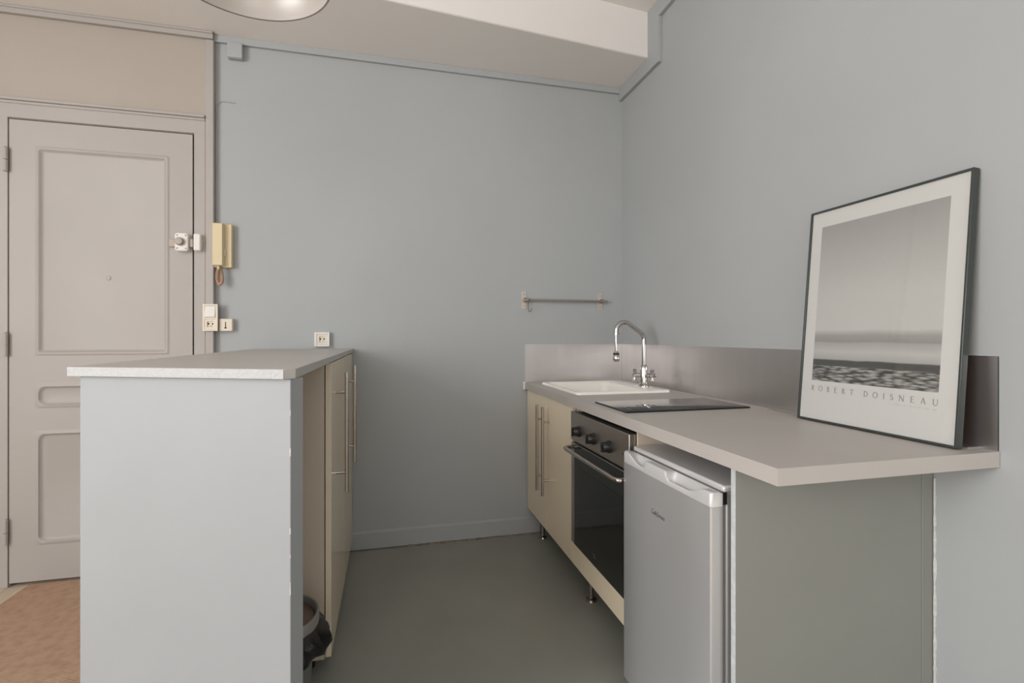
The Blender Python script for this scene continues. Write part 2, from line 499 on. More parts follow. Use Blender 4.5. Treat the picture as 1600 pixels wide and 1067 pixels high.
# door frame
fr = struct(MB().box(DX0 - .06, DX0 - .002, YD - .008, YD, 0, DZ1 + .004).box(DX1 + .002, -.8862, YD - .008, YD, 0, DZ1 + .004).box(DX0 - .06, -.8862, YD - .008, YD, DZ1 + .002, 2.232).build('trim_5', 'door_paint', origin=(-1.3, YD, 0), bevel=.002), 'cream flat casing around the entrance door', 'trim')
MB().box(XL, -.8862, YD - .020, YD, 2.236, 2.25).box(XL, -.8862, YD - .013, YD, 2.222, 2.236).build('head_moulding', 'door_paint', fr, bevel=.003)
MB().loops([[(x, YD - .006, z) for x, z in rrect(-.929, -.898, 1.573, 1.656, .006, 4)], [(x, YD - .034, z) for x, z in rrect(-.929, -.898, 1.573, 1.656, .006, 4)], [(x, YD - .038, z) for x, z in rrect(-.925, -.902, 1.577, 1.652, .005, 4)]]).build('lock_keep', 'white_plastic', fr)

# sisal carpet
m = MB().box(-1.612, -0.705, -1.9, 2.756, 0.0005, 0.007)
tag(m.build('sisal_carpet', 'sisal', origin=(-1.15, 0.4, 0)), 'brown woven sisal carpet in front of the entrance door', 'carpet')

# ================================================================== BREAKFAST BAR (left)
ZC = 1.0863
top_pts = [(-.682, 1.285), (-.206, 1.081), (-.1855, 1.094), (-.1855, YB - .002), (-.688, YB - .002)]
tp = tag(MB().prism(top_pts, ZC - .0205, ZC).build('breakfast_counter', 'bar_top_grey', origin=(-.43, 2.0, ZC - .02), bevel=.0015), 'grey breakfast bar top with a slanted white-painted front edge', 'worktop')
a, b = Vector((-.682, 1.285)), Vector((-.206, 1.081))
dd = (b - a).normalized(); nn = Vector((-dd.y, dd.x))
def strip(m, p, q, off0, off1, z0, z1):
    pts = [p + nn * off0, q + nn * off0, q + nn * off1, p + nn * off1]
    return m.prism([(v.x, v.y) for v in pts], z0, z1)
strip(MB(), a, b, -.0012, .0002, ZC - .0203, ZC - .0005).build('front_edging', 'edge_white', tp, bevel=.0004)
# slanted end panel
pa, pb = Vector((-.661, 1.289)), Vector((-.1945, 1.089))
ep = tag(strip(MB(), pa, pb, 0, .045, 0.0, ZC - .0208).build('bar_end_panel', 'panel_paint', origin=(-.43, 1.2, 0), bevel=.0015), 'pale grey painted end panel under the breakfast bar', 'panel')
m = MB()
z = 0.02
while z < ZC - .03:           # chips of paint missing along the right-hand arris
    h = random.uniform(.006, .03)
    if random.random() < .5:
        w = random.uniform(.0008, .0022)
        p = pb - dd * w + nn * -.0004; q = pb + dd * .0004 + nn * -.0004
        m.prism([(p.x, p.y), (q.x, q.y), (q.x + nn.x * w, q.y + nn.y * w)], z, z + h)
    z += h + random.uniform(.01, .07)
o = m.build('paint_chips', 'chipped_white', ep); o['kind'] = 'stuff'
tag(MB().box(-.674, -.658, 1.328, YB - .002, 0.0, ZC - .0208).build('bar_back_panel', 'panel_paint', origin=(-.666, 2, 0)), 'painted back panel of the breakfast bar facing the entrance', 'panel')

def bar_handle(m, p, z0, z1, out, r=.0075, inset=.075):
    """vertical steel bar handle: p=(x,y) on the door face, out=(dx,dy) standoff"""
    x, y = p[0] + out[0], p[1] + out[1]
    m.cyl((x, y, z0), (x, y, z1), r, n=14)
    for z in (z0 + inset, z1 - inset):
        m.cyl((p[0], p[1], z), (x, y, z), r * .72, n=10)
    return m
XD = -.19
cb = thing('tall_cabinet', (-.43, 2.28, 0), 'tall beige cabinet with two cream gloss doors under the breakfast bar', 'cabinet')
m = MB()
y0, y1 = 1.785, YB - .004
m.box(-.655, -.212, y0, y0 + .016, .055, ZC - .022).box(-.655, -.212, y1 - .016, y1, .055, ZC - .022)
m.box(-.655, -.212, y0 + .016, y1 - .016, .055, .071).box(-.655, -.212, y0 + .016, y1 - .016, ZC - .038, ZC - .022)
m.box(-.655, -.645, y0 + .016, y1 - .016, .071, ZC - .038)
m.build('body', 'carcass_beige', cb)
for d0, d1, hy in ((y0 - .002, 2.283, 1.935), (2.286, y1 - .001, 2.392)):
    d = MB().box(-.209, XD, d0, d1, .062, ZC - .0245).build('door', 'cream_gloss', cb, bevel=.0012)
    bar_handle(MB(), (XD, hy), .572, 1.020, (.038, 0)).build('handle', 'steel', d)
for lx, ly in ((-.6, 1.85), (-.6, 2.7), (-.27, 1.85), (-.27, 2.7)):
    MB().cyl((lx, ly, 0), (lx, ly, .055), .02).build('foot', 'black_plastic', cb)

# waste bin in the niche
bc = (-.334, 1.578)
wb = thing('waste_bin', (bc[0], bc[1], 0), 'round grey waste bin with a black liner in the bar niche', 'bin')
MB().lathe([(.098, 0.0), (.102, .004), (.118, .29), (.112, .29), (.098, .01)], (*bc, 0), cap0=True, cap1=True).build('bucket', 'bin_grey', wb)
MB().lathe([(.126, .296), (.131, .300), (.131, .328), (.128, .333), (.124, .331), (.120, .318), (.119, .300)], (*bc, 0), n=48).build('rim_band', 'bin_rim', wb)
MB().lathe([(.1195, .312), (.112, .316), (.06, .318), (.001, .319)], (*bc, 0), cap0=True, cap1=True, n=48).build('lid', 'bin_lid', wb)
rings = []
nb = 72
for k, (r, h) in enumerate([(.127, .305), (.135, .297), (.150, .280), (.160, .262), (.163, .245), (.158, .234), (.145, .230), (.126, .236), (.1195, .25)]):
    ring = []
    amp = [0, .003, .006, .008, .009, .008, .006, .003, 0][k]
    for i in range(nb):
        t = 2 * math.pi * i / nb
        rr = r + amp * (math.sin(7 * t + k * .6) * .6 + math.sin(17 * t - k * .9) * .5)
        ring.append((bc[0] + rr * math.cos(t), bc[1] + rr * math.sin(t), h + amp * .6 * math.sin(11 * t + 1.3)))
    rings.append(ring)
MB().loops(rings, False, False).build('bin_liner', 'black_bag', wb, smooth=80)

# ================================================================== RIGHT-HAND KITCHEN RUN
ZW, TW = 0.883, 0.0363
XF, YE = 0.769, 0.847
SX0, SX1, SY0, SY1 = 0.832, 1.318, 2.115, 2.665
hx0, hx1, hy0, hy1 = SX0 + .02, SX1 - .02, SY0 + .02, SY1 - .02
m = MB()
zb = ZW - TW
gap = .001
yw0, yw1, xw1 = YE, YB - .0025, XR - .0025
m.box(XF, xw1, yw0, hy0, zb, ZW).box(XF, xw1, hy1, yw1, zb, ZW).box(XF, hx0, hy0, hy1, zb, ZW).box(hx1, xw1, hy0, hy1, zb, ZW)
wt = tag(m.build('kitchen_worktop', 'laminate', origin=(1.08, 1.8, zb), smooth=0), 'long grey laminate worktop along the right wall', 'worktop')
MB().loops([[(XF - .012 + dx, yy, z) for dx, z in ((0, zb - .004), (.0, ZW + .003), (.006, ZW + .006), (.022, ZW + .003), (.012, ZW - .001), (.0118, zb - .004))] for yy in (YB - .022, YB - .003)]).build('end_cap', 'white_plastic', wt, bevel=.003)

# backsplash sheets
zs1 = 1.106
bs1 = tag(MB().box(XF + .003, XR - .003, YB - .0024, YB - .0004, ZW + .001, zs1).build('steel_backsplash', 'sheet_metal', origin=(1.08, YB, ZW)), 'brushed metal splashback on the back wall behind the sink', 'splashback', 'metal splashback sheets')
bs2 = tag(MB().box(XR - .0024, XR - .0004, YE + .003, YB - .003, ZW + .001, zs1).build('steel_backsplash', 'sheet_metal', origin=(XR, 1.8, ZW)), 'long brushed metal splashback on the right wall behind the poster', 'splashback', 'metal splashback sheets')
MB().box(XR - .035, XR - .0026, YE + .045, 1.54, ZW + .0004, ZW + .0018).build('foot_flange', 'sheet_metal', bs2)
MB().box(XR - .0032, XR - .0024, YE + .0015, YE + .003, ZW + .001, zs1).build('cut_edge', 'frame_metal', bs2)

# sink
def zr(pts, z): return [(x, y, z) for x, y in pts]
sk = thing('kitchen_sink', ((SX0 + SX1) / 2, (SY0 + SY1) / 2, ZW), 'white ceramic inset sink with a square bowl', 'sink')
R = rrect
bx0, bx1, by0, by1 = SX0 + .028, SX1 - .10, SY0 + .030, SY1 - .030
m = MB().loops([zr(R(SX0, SX1, SY0, SY1, .025), ZW + .0005), zr(R(SX0, SX1, SY0, SY1, .025), ZW + .008), zr(R(SX0 + .005, SX1 - .005, SY0 + .005, SY1 - .005, .022), ZW + .013),
    zr(R(bx0 - .010, bx1 + .010, by0 - .010, by1 + .010, .035), ZW + .012), zr(R(bx0 - .002, bx1 + .002, by0 - .002, by1 + .002, .035), ZW + .007), zr(R(bx0 + .004, bx1 - .004, by0 + .004, by1 - .004, .035), ZW - .01),
    zr(R(bx0 + .014, bx1 - .014, by0 + .014, by1 - .014, .04), ZW - .15), zr(R(bx0 + .03, bx1 - .03, by0 + .03, by1 - .03, .04), ZW - .165)], cap0=False, cap1=True)
m.build('bowl', 'ceramic', sk, smooth=50)
MB().lathe([(.035, .003), (.03, .005), (.012, .003), (.001, .003)], ((bx0 + bx1) / 2, (by0 + by1) / 2, ZW - .166), cap0=True, cap1=True, n=24).build('drain', 'chrome', sk)

# faucet
fx, fy, fz = 1.277, 2.312, ZW + .0125
fc = thing('kitchen_faucet', (fx, fy, fz), 'chrome swan-neck faucet with two cross knobs on the sink', 'faucet')
MB().lathe([(.027, 0), (.027, .006), (.021, .010), (.020, .095), (.017, .104), (.012, .110), (.001, .110)], (fx, fy, fz), cap0=True, cap1=True, n=28).build('body', 'chrome', fc)
P = lambda x, z: (x, fy, z)
pts = [P(fx, fz + .105), P(fx, 1.13)] + arc((fx - .042, 1.137), .042, 0, 64, 10, P) + arc((1.168, 1.178), .046, 64, 180, 12, P) + [P(1.122, 1.165)]
MB().tube(pts, .0122, 14).build('spout', 'chrome', fc)
so = MB().cyl(P(1.122, 1.170), P(1.122, 1.160), .0155, n=18).build('collar', 'chrome', fc)
sh = MB().cyl(P(1.122, 1.162), P(1.122, 1.075), .0075, n=14).build('extension_tube', 'chrome', fc)
MB().lathe([(.008, .0), (.011, -.006), (.013, -.011)], P(1.122, 1.078), n=20).build('swivel', 'chrome', fc)
MB().lathe([(.014, 0), (.016, -.003), (.016, -.008), (.014, -.010)], P(1.122, 1.068), cap0=True, cap1=True, n=20).build('seal_ring', 'black_plastic', fc)
MB().lathe([(.013, 0), (.016, -.008), (.018, -.020), (.016, -.030), (.012, -.034)], P(1.122, 1.058), cap0=True, cap1=True, n=20).build('spray_head', 'chrome', fc)
for dx, dy, dz in ((-.80, .55, .055), (.55, -.80, .055)):
    d = Vector((dx, dy, 0)).normalized()
    c0 = Vector((fx, fy, fz + dz))
    kn = MB().cyl(c0 + d * .015, c0 + d * .038, .012, n=16).build('valve', 'chrome', fc)
    c1 = c0 + d * .046
    side = Vector((-d.y, d.x, 0))
    m = MB().cyl(c0 + d * .034, c0 + d * .056, .011, .009, n=16)
    for ax in (side, Vector((0, 0, 1))):
        for s in (-1, 1):
            m.tube([c1, c1 + ax * s * .017, c1 + ax * s * .027, c1 + ax * s * .033], [.006, .0075, .0105, .005], 10)
    m.build('cross_knob', 'chrome', kn)

# hob
hb = thing('glass_hob', (1.065, 1.72, ZW), 'black glass two-zone hob set in the worktop', 'hob')
m = MB().loops([zr(R(.808, 1.318, 1.583, 1.862, .006), ZW + .0004), zr(R(.808, 1.318, 1.583, 1.862, .006), ZW + .004), zr(R(.811, 1.315, 1.586, 1.859, .005), ZW + .006)])
m.build('glass_plate', 'black_glass', hb)

# sink cabinet
XC = .785
YO0, YO1 = 1.503, 2.052        # oven unit
sc = thing('sink_cabinet', (1.08, 2.42, 0), 'cream sink cabinet with two gloss doors beside the oven', 'cabinet')
zc0, zc1 = .156, zb - .016
m = MB()
m.box(XC + .021, XR - .05, 2.054, 2.070, zc0, zc1).box(XC + .021, XR - .05, YB - .02, YB - .004, zc0, zc1).box(XC + .021, XR - .05, 2.070, YB - .02, zc0, zc0 + .016)
m.box(XR - .06, XR - .05, 2.070, YB - .02, zc0 + .016, zc1).box(XC + .021, XC + .050, 2.070, YB - .02, zb - .032, zb - .001)
m.build('body', 'carcass_beige', sc)
for d0, d1, hy in ((2.055, 2.417, 2.372), (2.420, YB - .006, 2.468)):
    d = MB().box(XC, XC + .019, d0, d1, zc0, zb - .006).build('door', 'cream_gloss', sc, bevel=.0012)
    bar_handle(MB(), (XC, hy), .352, .796, (-.036, 0)).build('handle', 'steel', d)
for lx, ly in ((.856, 2.705), (1.28, 2.705), (1.28, 2.10)):
    MB().cyl((lx, ly, .012), (lx, ly, zc0), .011).lathe([(.024, 0), (.022, .008), (.011, .014)], (lx, ly, 0), cap0=True, cap1=True, n=20).build('leg', 'steel', sc)

# oven housing (cream plinth panel on legs) and oven
oh = thing('oven_housing', (1.08, 1.78, 0), 'low cream-fronted oven housing standing on steel legs', 'cabinet')
m = MB()
m.box(XC + .021, XR - .05, YO0 - .006, YO0 + .010 - .006, zc0, zb - .002).box(XC + .021, XR - .05, YO1 - .016, YO1, zc0, zb - .002).box(XC + .021, XR - .05, YO0 + .004, YO1 - .016, zc0, zc0 + .016).box(XC + .03, XR - .05, YO0 + .004, YO1 - .016, .225, .241)
m.build('body', 'carcass_beige', oh)
MB().box(XC, XC + .019, YO0 - .004, YO1, zc0, .248).build('drawer_front', 'cream_gloss', oh, bevel=.0012)
for lx, ly in ((.858, 2.012), (.858, 1.54), (1.28, 1.54)):
    MB().cyl((lx, ly, .012), (lx, ly, zc0), .011).lathe([(.024, 0), (.022, .008), (.011, .014)], (lx, ly, 0), cap0=True, cap1=True, n=20).build('leg', 'steel', oh)

ov = thing('built_in_oven', (1.05, 1.78, .25), 'stainless steel built-in oven with black glass door and three knobs', 'oven')
oy0, oy1 = YO0 + .006, YO1 + .001
MB().box(XC + .022, 1.28, YO0 + .016, YO1 - .024, .2425, .822).build('casing', 'dark_cavity', ov)
MB().box(XC - .006, XC + .0205, oy0, oy1, .700, .825).build('control_panel', 'oven_steel', ov, bevel=.0025)
for ky in (1.957, 1.804, 1.660):
    k = MB().lathe([(.023, 0), (.023, -.006), (.020, -.008), (.0185, -.026), (.016, -.029), (.001, -.029)], (XC - .006, ky, .751), 'x', 28, cap1=True).build('knob', 'black_plastic', ov)
    MB().box(XC - .0395, XC - .03, ky - .0042, ky + .0042, .751 - .018, .751 + .018).build('knob_grip', 'black_plastic', k, bevel=.001)
MB().lathe([(.003, 0), (.003, -.001), (.0005, -.001)], (XC - .006, 1.553, .750), 'x', 12, cap1=True).build('pilot_light', 'black_plastic', ov)
dv = MB().box(XC - .004, XC + .0205, oy0, oy1, .254, .690).build('oven_door', 'oven_steel', ov, bevel=.002)
MB().box(XC - .0075, XC - .0042, oy0 + .002, oy1 - .045, .256, .688).build('door_glass', 'oven_glass', dv, bevel=.001)
MB().box(XC - .0082, XC - .0076, oy0 + .045, oy1 - .085, .325, .600).build('inner_window', 'black_glass', dv)
hz = .672
pts = [(XC - .006, oy1 - .035, hz)] + arc((XC - .03, oy1 - .055), .022, 0, 90, 0 + 1, lambda a, b: (a, b, hz))[:0]
pts = [(XC - .006, oy1 - .030, hz), (XC - .030, oy1 - .030, hz), (XC - .040, oy1 - .033, hz), (XC - .047, oy1 - .042, hz), (XC - .050, oy1 - .058, hz), (XC - .050, oy0 + .058 - .03, hz), (XC - .047, oy0 + .012, hz), (XC - .040, oy0 + .004, hz), (XC - .030, oy0 + .001 + .001, hz), (XC - .006, oy0 + .002 + .001, hz)]
MB().tube(pts, .0088, 14).build('door_handle', 'steel', dv, smooth=60)
# small maker's mark on the glass: two short slanted bars
mk = MB()
for k, (yy, zz) in enumerate(((1.800, .298), (1.794, .290))):
    mk.box(XC - .0079, XC - .0076, yy - .012, yy + .008, zz - .0016, zz + .0016)
mk.build('makers_mark', 'oven_steel', dv)

# fridge
fr_y0, fr_y1, fr_x, fr_zt = 1.030, 1.483, .745, .779
fg = thing('mini_fridge', (1.03, 1.257, 0), 'silver under-counter fridge with scooped door grips beside the oven', 'fridge')
MB().box(.790, 1.31, fr_y0 + .002, fr_y1 - .002, .03, .776).build('cabinet_body', 'fridge_body', fg, bevel=.004)
MB().box(.7805, 1.312, fr_y0, fr_y1, .7765, .7925).build('top_plate', 'fridge_trim', fg, bevel=.005)
fd = MB().loops([[(x, y, z) for x, y in ((.778, fr_y0), (.778, fr_y1), (fr_x + .005, fr_y1), (fr_x + .0015, fr_y1 - .0015), (fr_x, fr_y1 - .005), (fr_x - .0022, fr_y1 - .11), (fr_x - .003, (fr_y0 + fr_y1) / 2), (fr_x - .0022, fr_y0 + .11), (fr_x, fr_y0 + .005), (fr_x + .0015, fr_y0 + .0015), (fr_x + .005, fr_y0))] for z in (.045, .7435)]).build('door', 'fridge_silver', fg, smooth=50)
MB().box(.7783, .7898, fr_y0 + .008, fr_y1 - .008, .06, .765).build('door_gasket', 'gasket', fd)
MB().box(.7784, .7896, fr_y0 - .0005, fr_y0 + .007, .748, .7764).build('hinge_block', 'black_plastic', fd)
def scoop(y):
    """0..1 depth of the finger scoops along the door width"""
    def s(t): t = max(0, min(1, t)); return t * t * (3 - 2 * t)
    l = min(s((1.462 - y) / .085), s((y - 1.338) / .014))
    r = min(s((y - 1.052) / .075), s((1.232 - y) / .020))
    return max(0, l, r)
rings = []
N = 110
for i in range(N + 1):
    y = fr_y0 + (fr_y1 - fr_y0) * i / N
    s = scoop(y)
    e = min(y - fr_y0, fr_y1 - y)
    bulge = .003 * (1 - ((y - (fr_y0 + fr_y1) / 2) / ((fr_y1 - fr_y0) / 2)) ** 2)
    rnd = max(0, .005 - e) * .9
    xf = fr_x - bulge + rnd
    zt = fr_zt - s * .022
    rings.append([(xf, y, .744), (xf, y, zt - .004), (xf + .004, y, zt), (xf + .010, y, zt - s * .010), (xf + .020, y, zt - s * .0115), (.7725, y, fr_zt - .003 - s * .010), (.7745, y, fr_zt - .003), (.778, y, fr_zt - .003), (.778, y, .744)])
MB().loops(rings).build('grip_strip', 'fridge_trim', fd, smooth=50)

# lettering as small raised strokes ------------------------------------------------
def stroke(m, pts, w, place):
    """flat ribbon along 2D points; w = width or list of widths; place(u, v, h) -> 3D"""
    ws = w if isinstance(w, (list, tuple)) else [w] * len(pts)
    L, Rr = [], []
    for i, p in enumerate(pts):
        a = pts[max(i - 1, 0)]; b = pts[min(i + 1, len(pts) - 1)]
        dx, dy = b[0] - a[0], b[1] - a[1]
        l = math.hypot(dx, dy) or 1
        nx, ny = -dy / l, dx / l
        L.append((p[0] + nx * ws[i] / 2, p[1] + ny * ws[i] / 2)); Rr.append((p[0] - nx * ws[i] / 2, p[1] - ny * ws[i] / 2))
    rings = [[place(*l, 0), place(*l, 1), place(*r, 1), place(*r, 0)] for l, r in zip(L, Rr)]
    m.loops(rings)
def bow(cx, cy, rx, ry, a0, a1, n=14):
    return [(cx + rx * math.cos(math.radians(a0 + (a1 - a0) * k / n)), cy + ry * math.sin(math.radians(a0 + (a1 - a0) * k / n))) for k in range(n + 1)]
TK, TN = .15, .085            # thick and thin stroke, in units of cap height
def bw(pts, cx, rx): return [TN + (TK - TN) * min(1, abs(p[0] - cx) / rx) ** 1.5 for p in pts]
def stem(x, y0=0, y1=1, w=TK): return [([(x, y0), (x, y1)], w), ([(x - .13, y1 - .015), (x + .13, y1 - .015)], .03), ([(x - .13, y0 + .015), (x + .13, y0 + .015)], .03)]
def glyph(c):
    if c == 'R':
        b = bow(.15, .745, .36, .24, 90, -90); return stem(.15) + [(b, bw(b, .15, .36)), ([(.33, .50), (.62, .02), (.72, 0)], [TK, TK, .04])], .70
    if c == 'B':
        b1 = bow(.15, .755, .32, .23, 90, -90); b2 = bow(.15, .27, .40, .255, 90, -90)
        return stem(.15) + [(b1, bw(b1, .15, .32)), (b2, bw(b2, .15, .40))], .62
    if c == 'O':
        b = bow(.45, .5, .40, .5, 0, 360, 32); return [(b, bw(b, .45, .40))], .90
    if c == 'E':
        return stem(.15) + [([(.15, .98), (.58, .98)], TN), ([(.15, .52), (.48, .52)], TN), ([(.15, .02), (.62, .02)], TN), ([(.58, 1), (.58, .84)], .04), ([(.62, 0), (.62, .18)], .04), ([(.48, .6), (.48, .44)], .04)], .66
    if c == 'T':
        return [([(.36, 0), (.36, 1)], TK), ([(.23, .015), (.49, .015)], .03), ([(.02, .975), (.70, .975)], TN), ([(.03, 1), (.03, .82)], .04), ([(.69, 1), (.69, .82)], .04)], .72
    if c == 'D':
        b = bow(.15, .5, .62, .48, 90, -90, 20); return stem(.15) + [(b, bw(b, .15, .62))], .80
    if c == 'I':
        return stem(.15), .30
    if c == 'S':
        b = bow(.27, .755, .20, .225, 40, 270, 14) + bow(.27, .27, .22, .25, 80, -140, 14)
        return [(b, [TN + (TK - TN) * math.sin(math.pi * k / (len(b) - 1)) for k in range(len(b))]), ([(.44, .98), (.44, .80)], .04), ([(.07, .02), (.07, .22)], .04)], .52
    if c == 'N':
        return [([(.13, 0), (.13, .98)], TN), ([(.10, .98), (.80, .02)], TK), ([(.80, 0), (.80, .99)], TN), ([(.0, .015), (.26, .015)], .03), ([(.67, .985), (.93, .985)], .03), ([(0, .985), (.16, .985)], .03)], .92
    if c == 'A':
        return [([(.10, .02), (.41, 1)], TN), ([(.41, 1), (.74, .02)], TK), ([(.20, .34), (.62, .34)], TN), ([(0, .015), (.22, .015)], .03), ([(.60, .015), (.88, .015)], .03)], .86
    if c == 'U':
        b = bow(.44, .30, .30, .29, 180, 360, 14)
        return [([(.14, 1), (.14, .30)], TK), (b, [TK + (TN - TK) * k / 14 for k in range(15)]), ([(.74, .30), (.74, 1)], TN), ([(0, .985), (.28, .985)], .03), ([(.62, .985), (.86, .985)], .03)], .88
    return [], .3

# fridge name in small script letters
SC = {'C': [bow(.34, .5, .30, .5, 55, 310)], 'a': [bow(.22, .27, .2, .26, 20, 380), [(.42, .5), (.40, .1), (.52, .02)]], 'l': [[(.06, 0.1), (.12, 1.0)], [(.06, .1), (.16, .0)]],
      'i': [[(.08, .5), (.06, .1), (.16, .0)], [(.10, .68), (.11, .76)]], 'f': [[(.34, 1.0), (.22, .95), (.14, .5), (.06, -.3)], [(.0, .5), (.3, .52)]],
      'o': [bow(.22, .27, .2, .26, 0, 360)], 'r': [[(.06, .5), (.06, 0)], [(.06, .3), (.16, .5), (.28, .48)]], 'n': [[(.06, .5), (.05, 0)], [(.05, .3), (.2, .52), (.3, .4), (.3, .05), (.38, 0)]]}
ADV = {'C': .62, 'a': .55, 'l': .24, 'i': .24, 'f': .36, 'o': .48, 'r': .32, 'n': .46}
def fridge_place(u, v, h): return (fr_x - .0030 - h * .0005, 1.302 - u, .640 + v)
lg = MB()
u = 0
hgt = .0215
for c in 'California':
    for s in SC[c]:
        stroke(lg, [((u + p[0] + p[1] * .25) * .0205, p[1] * .0135) for p in s], .0013, fridge_place)
    u += ADV[c] * .86
lg.build('name_lettering', 'logo_grey', fd, smooth=0)

# end panel of the kitchen run
tag(MB().box(XC, 1.348, .993, 1.009, 0, zb - .0008).build('worktop_end_panel', 'panel_green', origin=(1.07, 1.0, 0), bevel=.001), 'grey-green painted end panel supporting the worktop next to the fridge', 'panel')
pn = bpy.data.objects['worktop_end_panel']
MB().box(XC - .0006, XC - .0001, .9935, 1.0085, 0.001, zb - .001).build('front_edging', 'edge_paint', pn)
fs = tag(MB().box(1.3495, XR - .001, .9925, 1.009, 0, zb - .0008).build('filler_strip', 'panel_green', origin=(1.37, 1.0, 0), bevel=.001), 'narrow grey filler strip between worktop end panel and right wall', 'panel')
m = MB()
rings = []
z = 0.0
while z < zb - .06:
    w = random.uniform(.002, .008) * (0.4 + 0.6 * (1 - z / .85))
    rings.append([(XR - .0005, .9895, z), (XR - .0005, .9895 - w, z), (XR - .003 - w * .2, .9895 - w * .6, z), (XR - .004 - w * .4, .9898, z)])
    z += random.uniform(.008, .02)
m.loops(rings)
m.build('torn_caulk', 'chipped_white', fs)

# ================================================================== POSTER
pw = thing('framed_poster', (1.305, 1.355, .8843), 'framed black and white poster leaning on the right wall', 'poster')
lean = math.atan2(.057, .673)
# local frame: u = towards the camera (-Y), v = up the poster, h = out of the front (-X)
pw.matrix_world = Matrix.Translation((1.305, 1.355, .8858)) @ Matrix(((0, math.sin(lean), -math.cos(lean), 0), (-1, 0, 0, 0), (0, math.cos(lean), math.sin(lean), 0), (0, 0, 0, 1)))
ORG[pw.name] = (0, 0, 0)
PW, PH, PD = .472, .676, .020
fw = .006
def bar(m, u0, u1, v0, v1): return m.box(u0, u1, v0, v1, -PD, 0)
for u0, u1, v0, v1 in ((0, fw, 0, PH), (PW - fw, PW, 0, PH), (fw, PW - fw, 0, fw), (fw, PW - fw, PH - fw, PH)):
    bar(MB(), u0, u1, v0, v1).build('frame_rail', 'frame_metal', pw, bevel=.0012)
MB().box(fw, PW - fw, fw, PH - fw, -.012, -.006).build('poster_sheet', 'poster_paper', pw)
MB().box(.0435, .4215, .128, .6215, -.006, -.0057).build('printed_picture', 'mono_print', pw)
MB().box(fw, PW - fw, fw, PH - fw, -.0035, -.0020).build('glazing', 'clear_glass', pw)
MB().box(fw, PW - fw, fw, PH - fw, -.019, -.0125).build('backing_board', 'bin_lid', pw)
cap = .0158
def poster_place(base_u, base_v): return lambda u, v, h: (base_u + u, base_v + v, -.006 + h * .0003)
def line(text, u0, u1, base, cap, m):
    gl = [glyph(c) for c in text]
    tot = sum(g[1] for g in gl) * cap
    space = ((u1 - u0) - tot) / (len(text) - 1)
    u = u0
    for strokes, adv in gl:
        for pts, w in strokes:
            ww = [q * cap for q in w] if isinstance(w, (list, tuple)) else w * cap
            stroke(m, [(p[0] * cap, p[1] * cap) for p in pts], ww, poster_place(u, base))
        u += adv * cap + space
for word, u0, u1 in (('ROBERT', .0440, .1915), ('DOISNEAU', .2235, .4225)):
    tx = MB()
    line(word, u0, u1, .0955, cap, tx)
    tx.build('title_word', 'poster_ink', pw, smooth=0)
# tiny caption line under the title, too small to read: word-length runs of fine marks
cp = MB()
u = .300
random.seed(21)
for wl in (2, 8, 4, 2, 6, 6, 4):
    for k in range(wl):
        h = random.choice((.0022, .0022, .0034))
        stroke(cp, [(u, 0), (u + .0004, h)], .00045, poster_place(0, .0838))
        if random.random() < .6:
            stroke(cp, [(u, h * .9), (u + .0014, h * .9), (u + .0014, 0)], .00035, poster_place(0, .0838))
        u += .0030
    u += .0042
cp.build('caption_lettering', 'poster_ink_pale', pw, smooth=0)

# ================================================================== WALL FITTINGS
# rail with hook
rl = thing('utensil_rail', (1.01, YB, 1.36), 'slim steel utensil rail on the back wall above the sink', 'rail')
zr_, yr = 1.362, YB - .032
MB().cyl((.755, yr, zr_), (1.276, yr, zr_), .0072, n=16).build('rod', 'steel', rl)
for bx in (.764, 1.243):
    b = MB().loops([[(x, yy, z) for x, z in rrect(bx - .014, bx + .014, zr_ - .048, zr_ + .050, .004, 3)] for yy in (YB - .0005, YB - .004)]).build('bracket', 'bracket_plate', rl)
    MB().cyl((bx, YB - .004, zr_), (bx, yr, zr_), .011, n=16).lathe([(.013, -.008), (.013, .008)], (bx, yr, zr_), 'x', 18, cap0=True, cap1=True).build('bracket_arm', 'steel', b)
    for s in (-.033, .035):
        MB().lathe([(.0048, 0), (.004, -.0018), (.0005, -.0018)], (bx, YB - .004, zr_ + s), 'y', 12, cap1=True).build('screw', 'oven_steel', b)
hk = thing('s_hook', (.79, yr, 1.30), 'small dark steel hook hanging at the left end of the rail', 'hook')
F2 = lambda a, b: (.791 + (yr - a) * 0 + 0, a, b)
pts = [(.790, yr + .0095 * math.cos(math.radians(t)), zr_ + .0095 * math.sin(math.radians(t))) for t in range(200, -30, -20)]
pts = [(.789, yr - .009, zr_ - .004), (.789, yr - .0095, zr_ + .004), (.789, yr, zr_ + .0098), (.789, yr + .0095, zr_ + .002), (.787, yr + .009, zr_ - .02), (.786, yr + .006, zr_ - .055), (.789, yr + .003, zr_ - .066), (.795, yr, zr_ - .067), (.799, yr - .003, zr_ - .060), (.802, yr - .004, zr_ - .048)]
MB().tube(pts, .0019, 8).build('wire', 'frame_metal', hk, smooth=80)

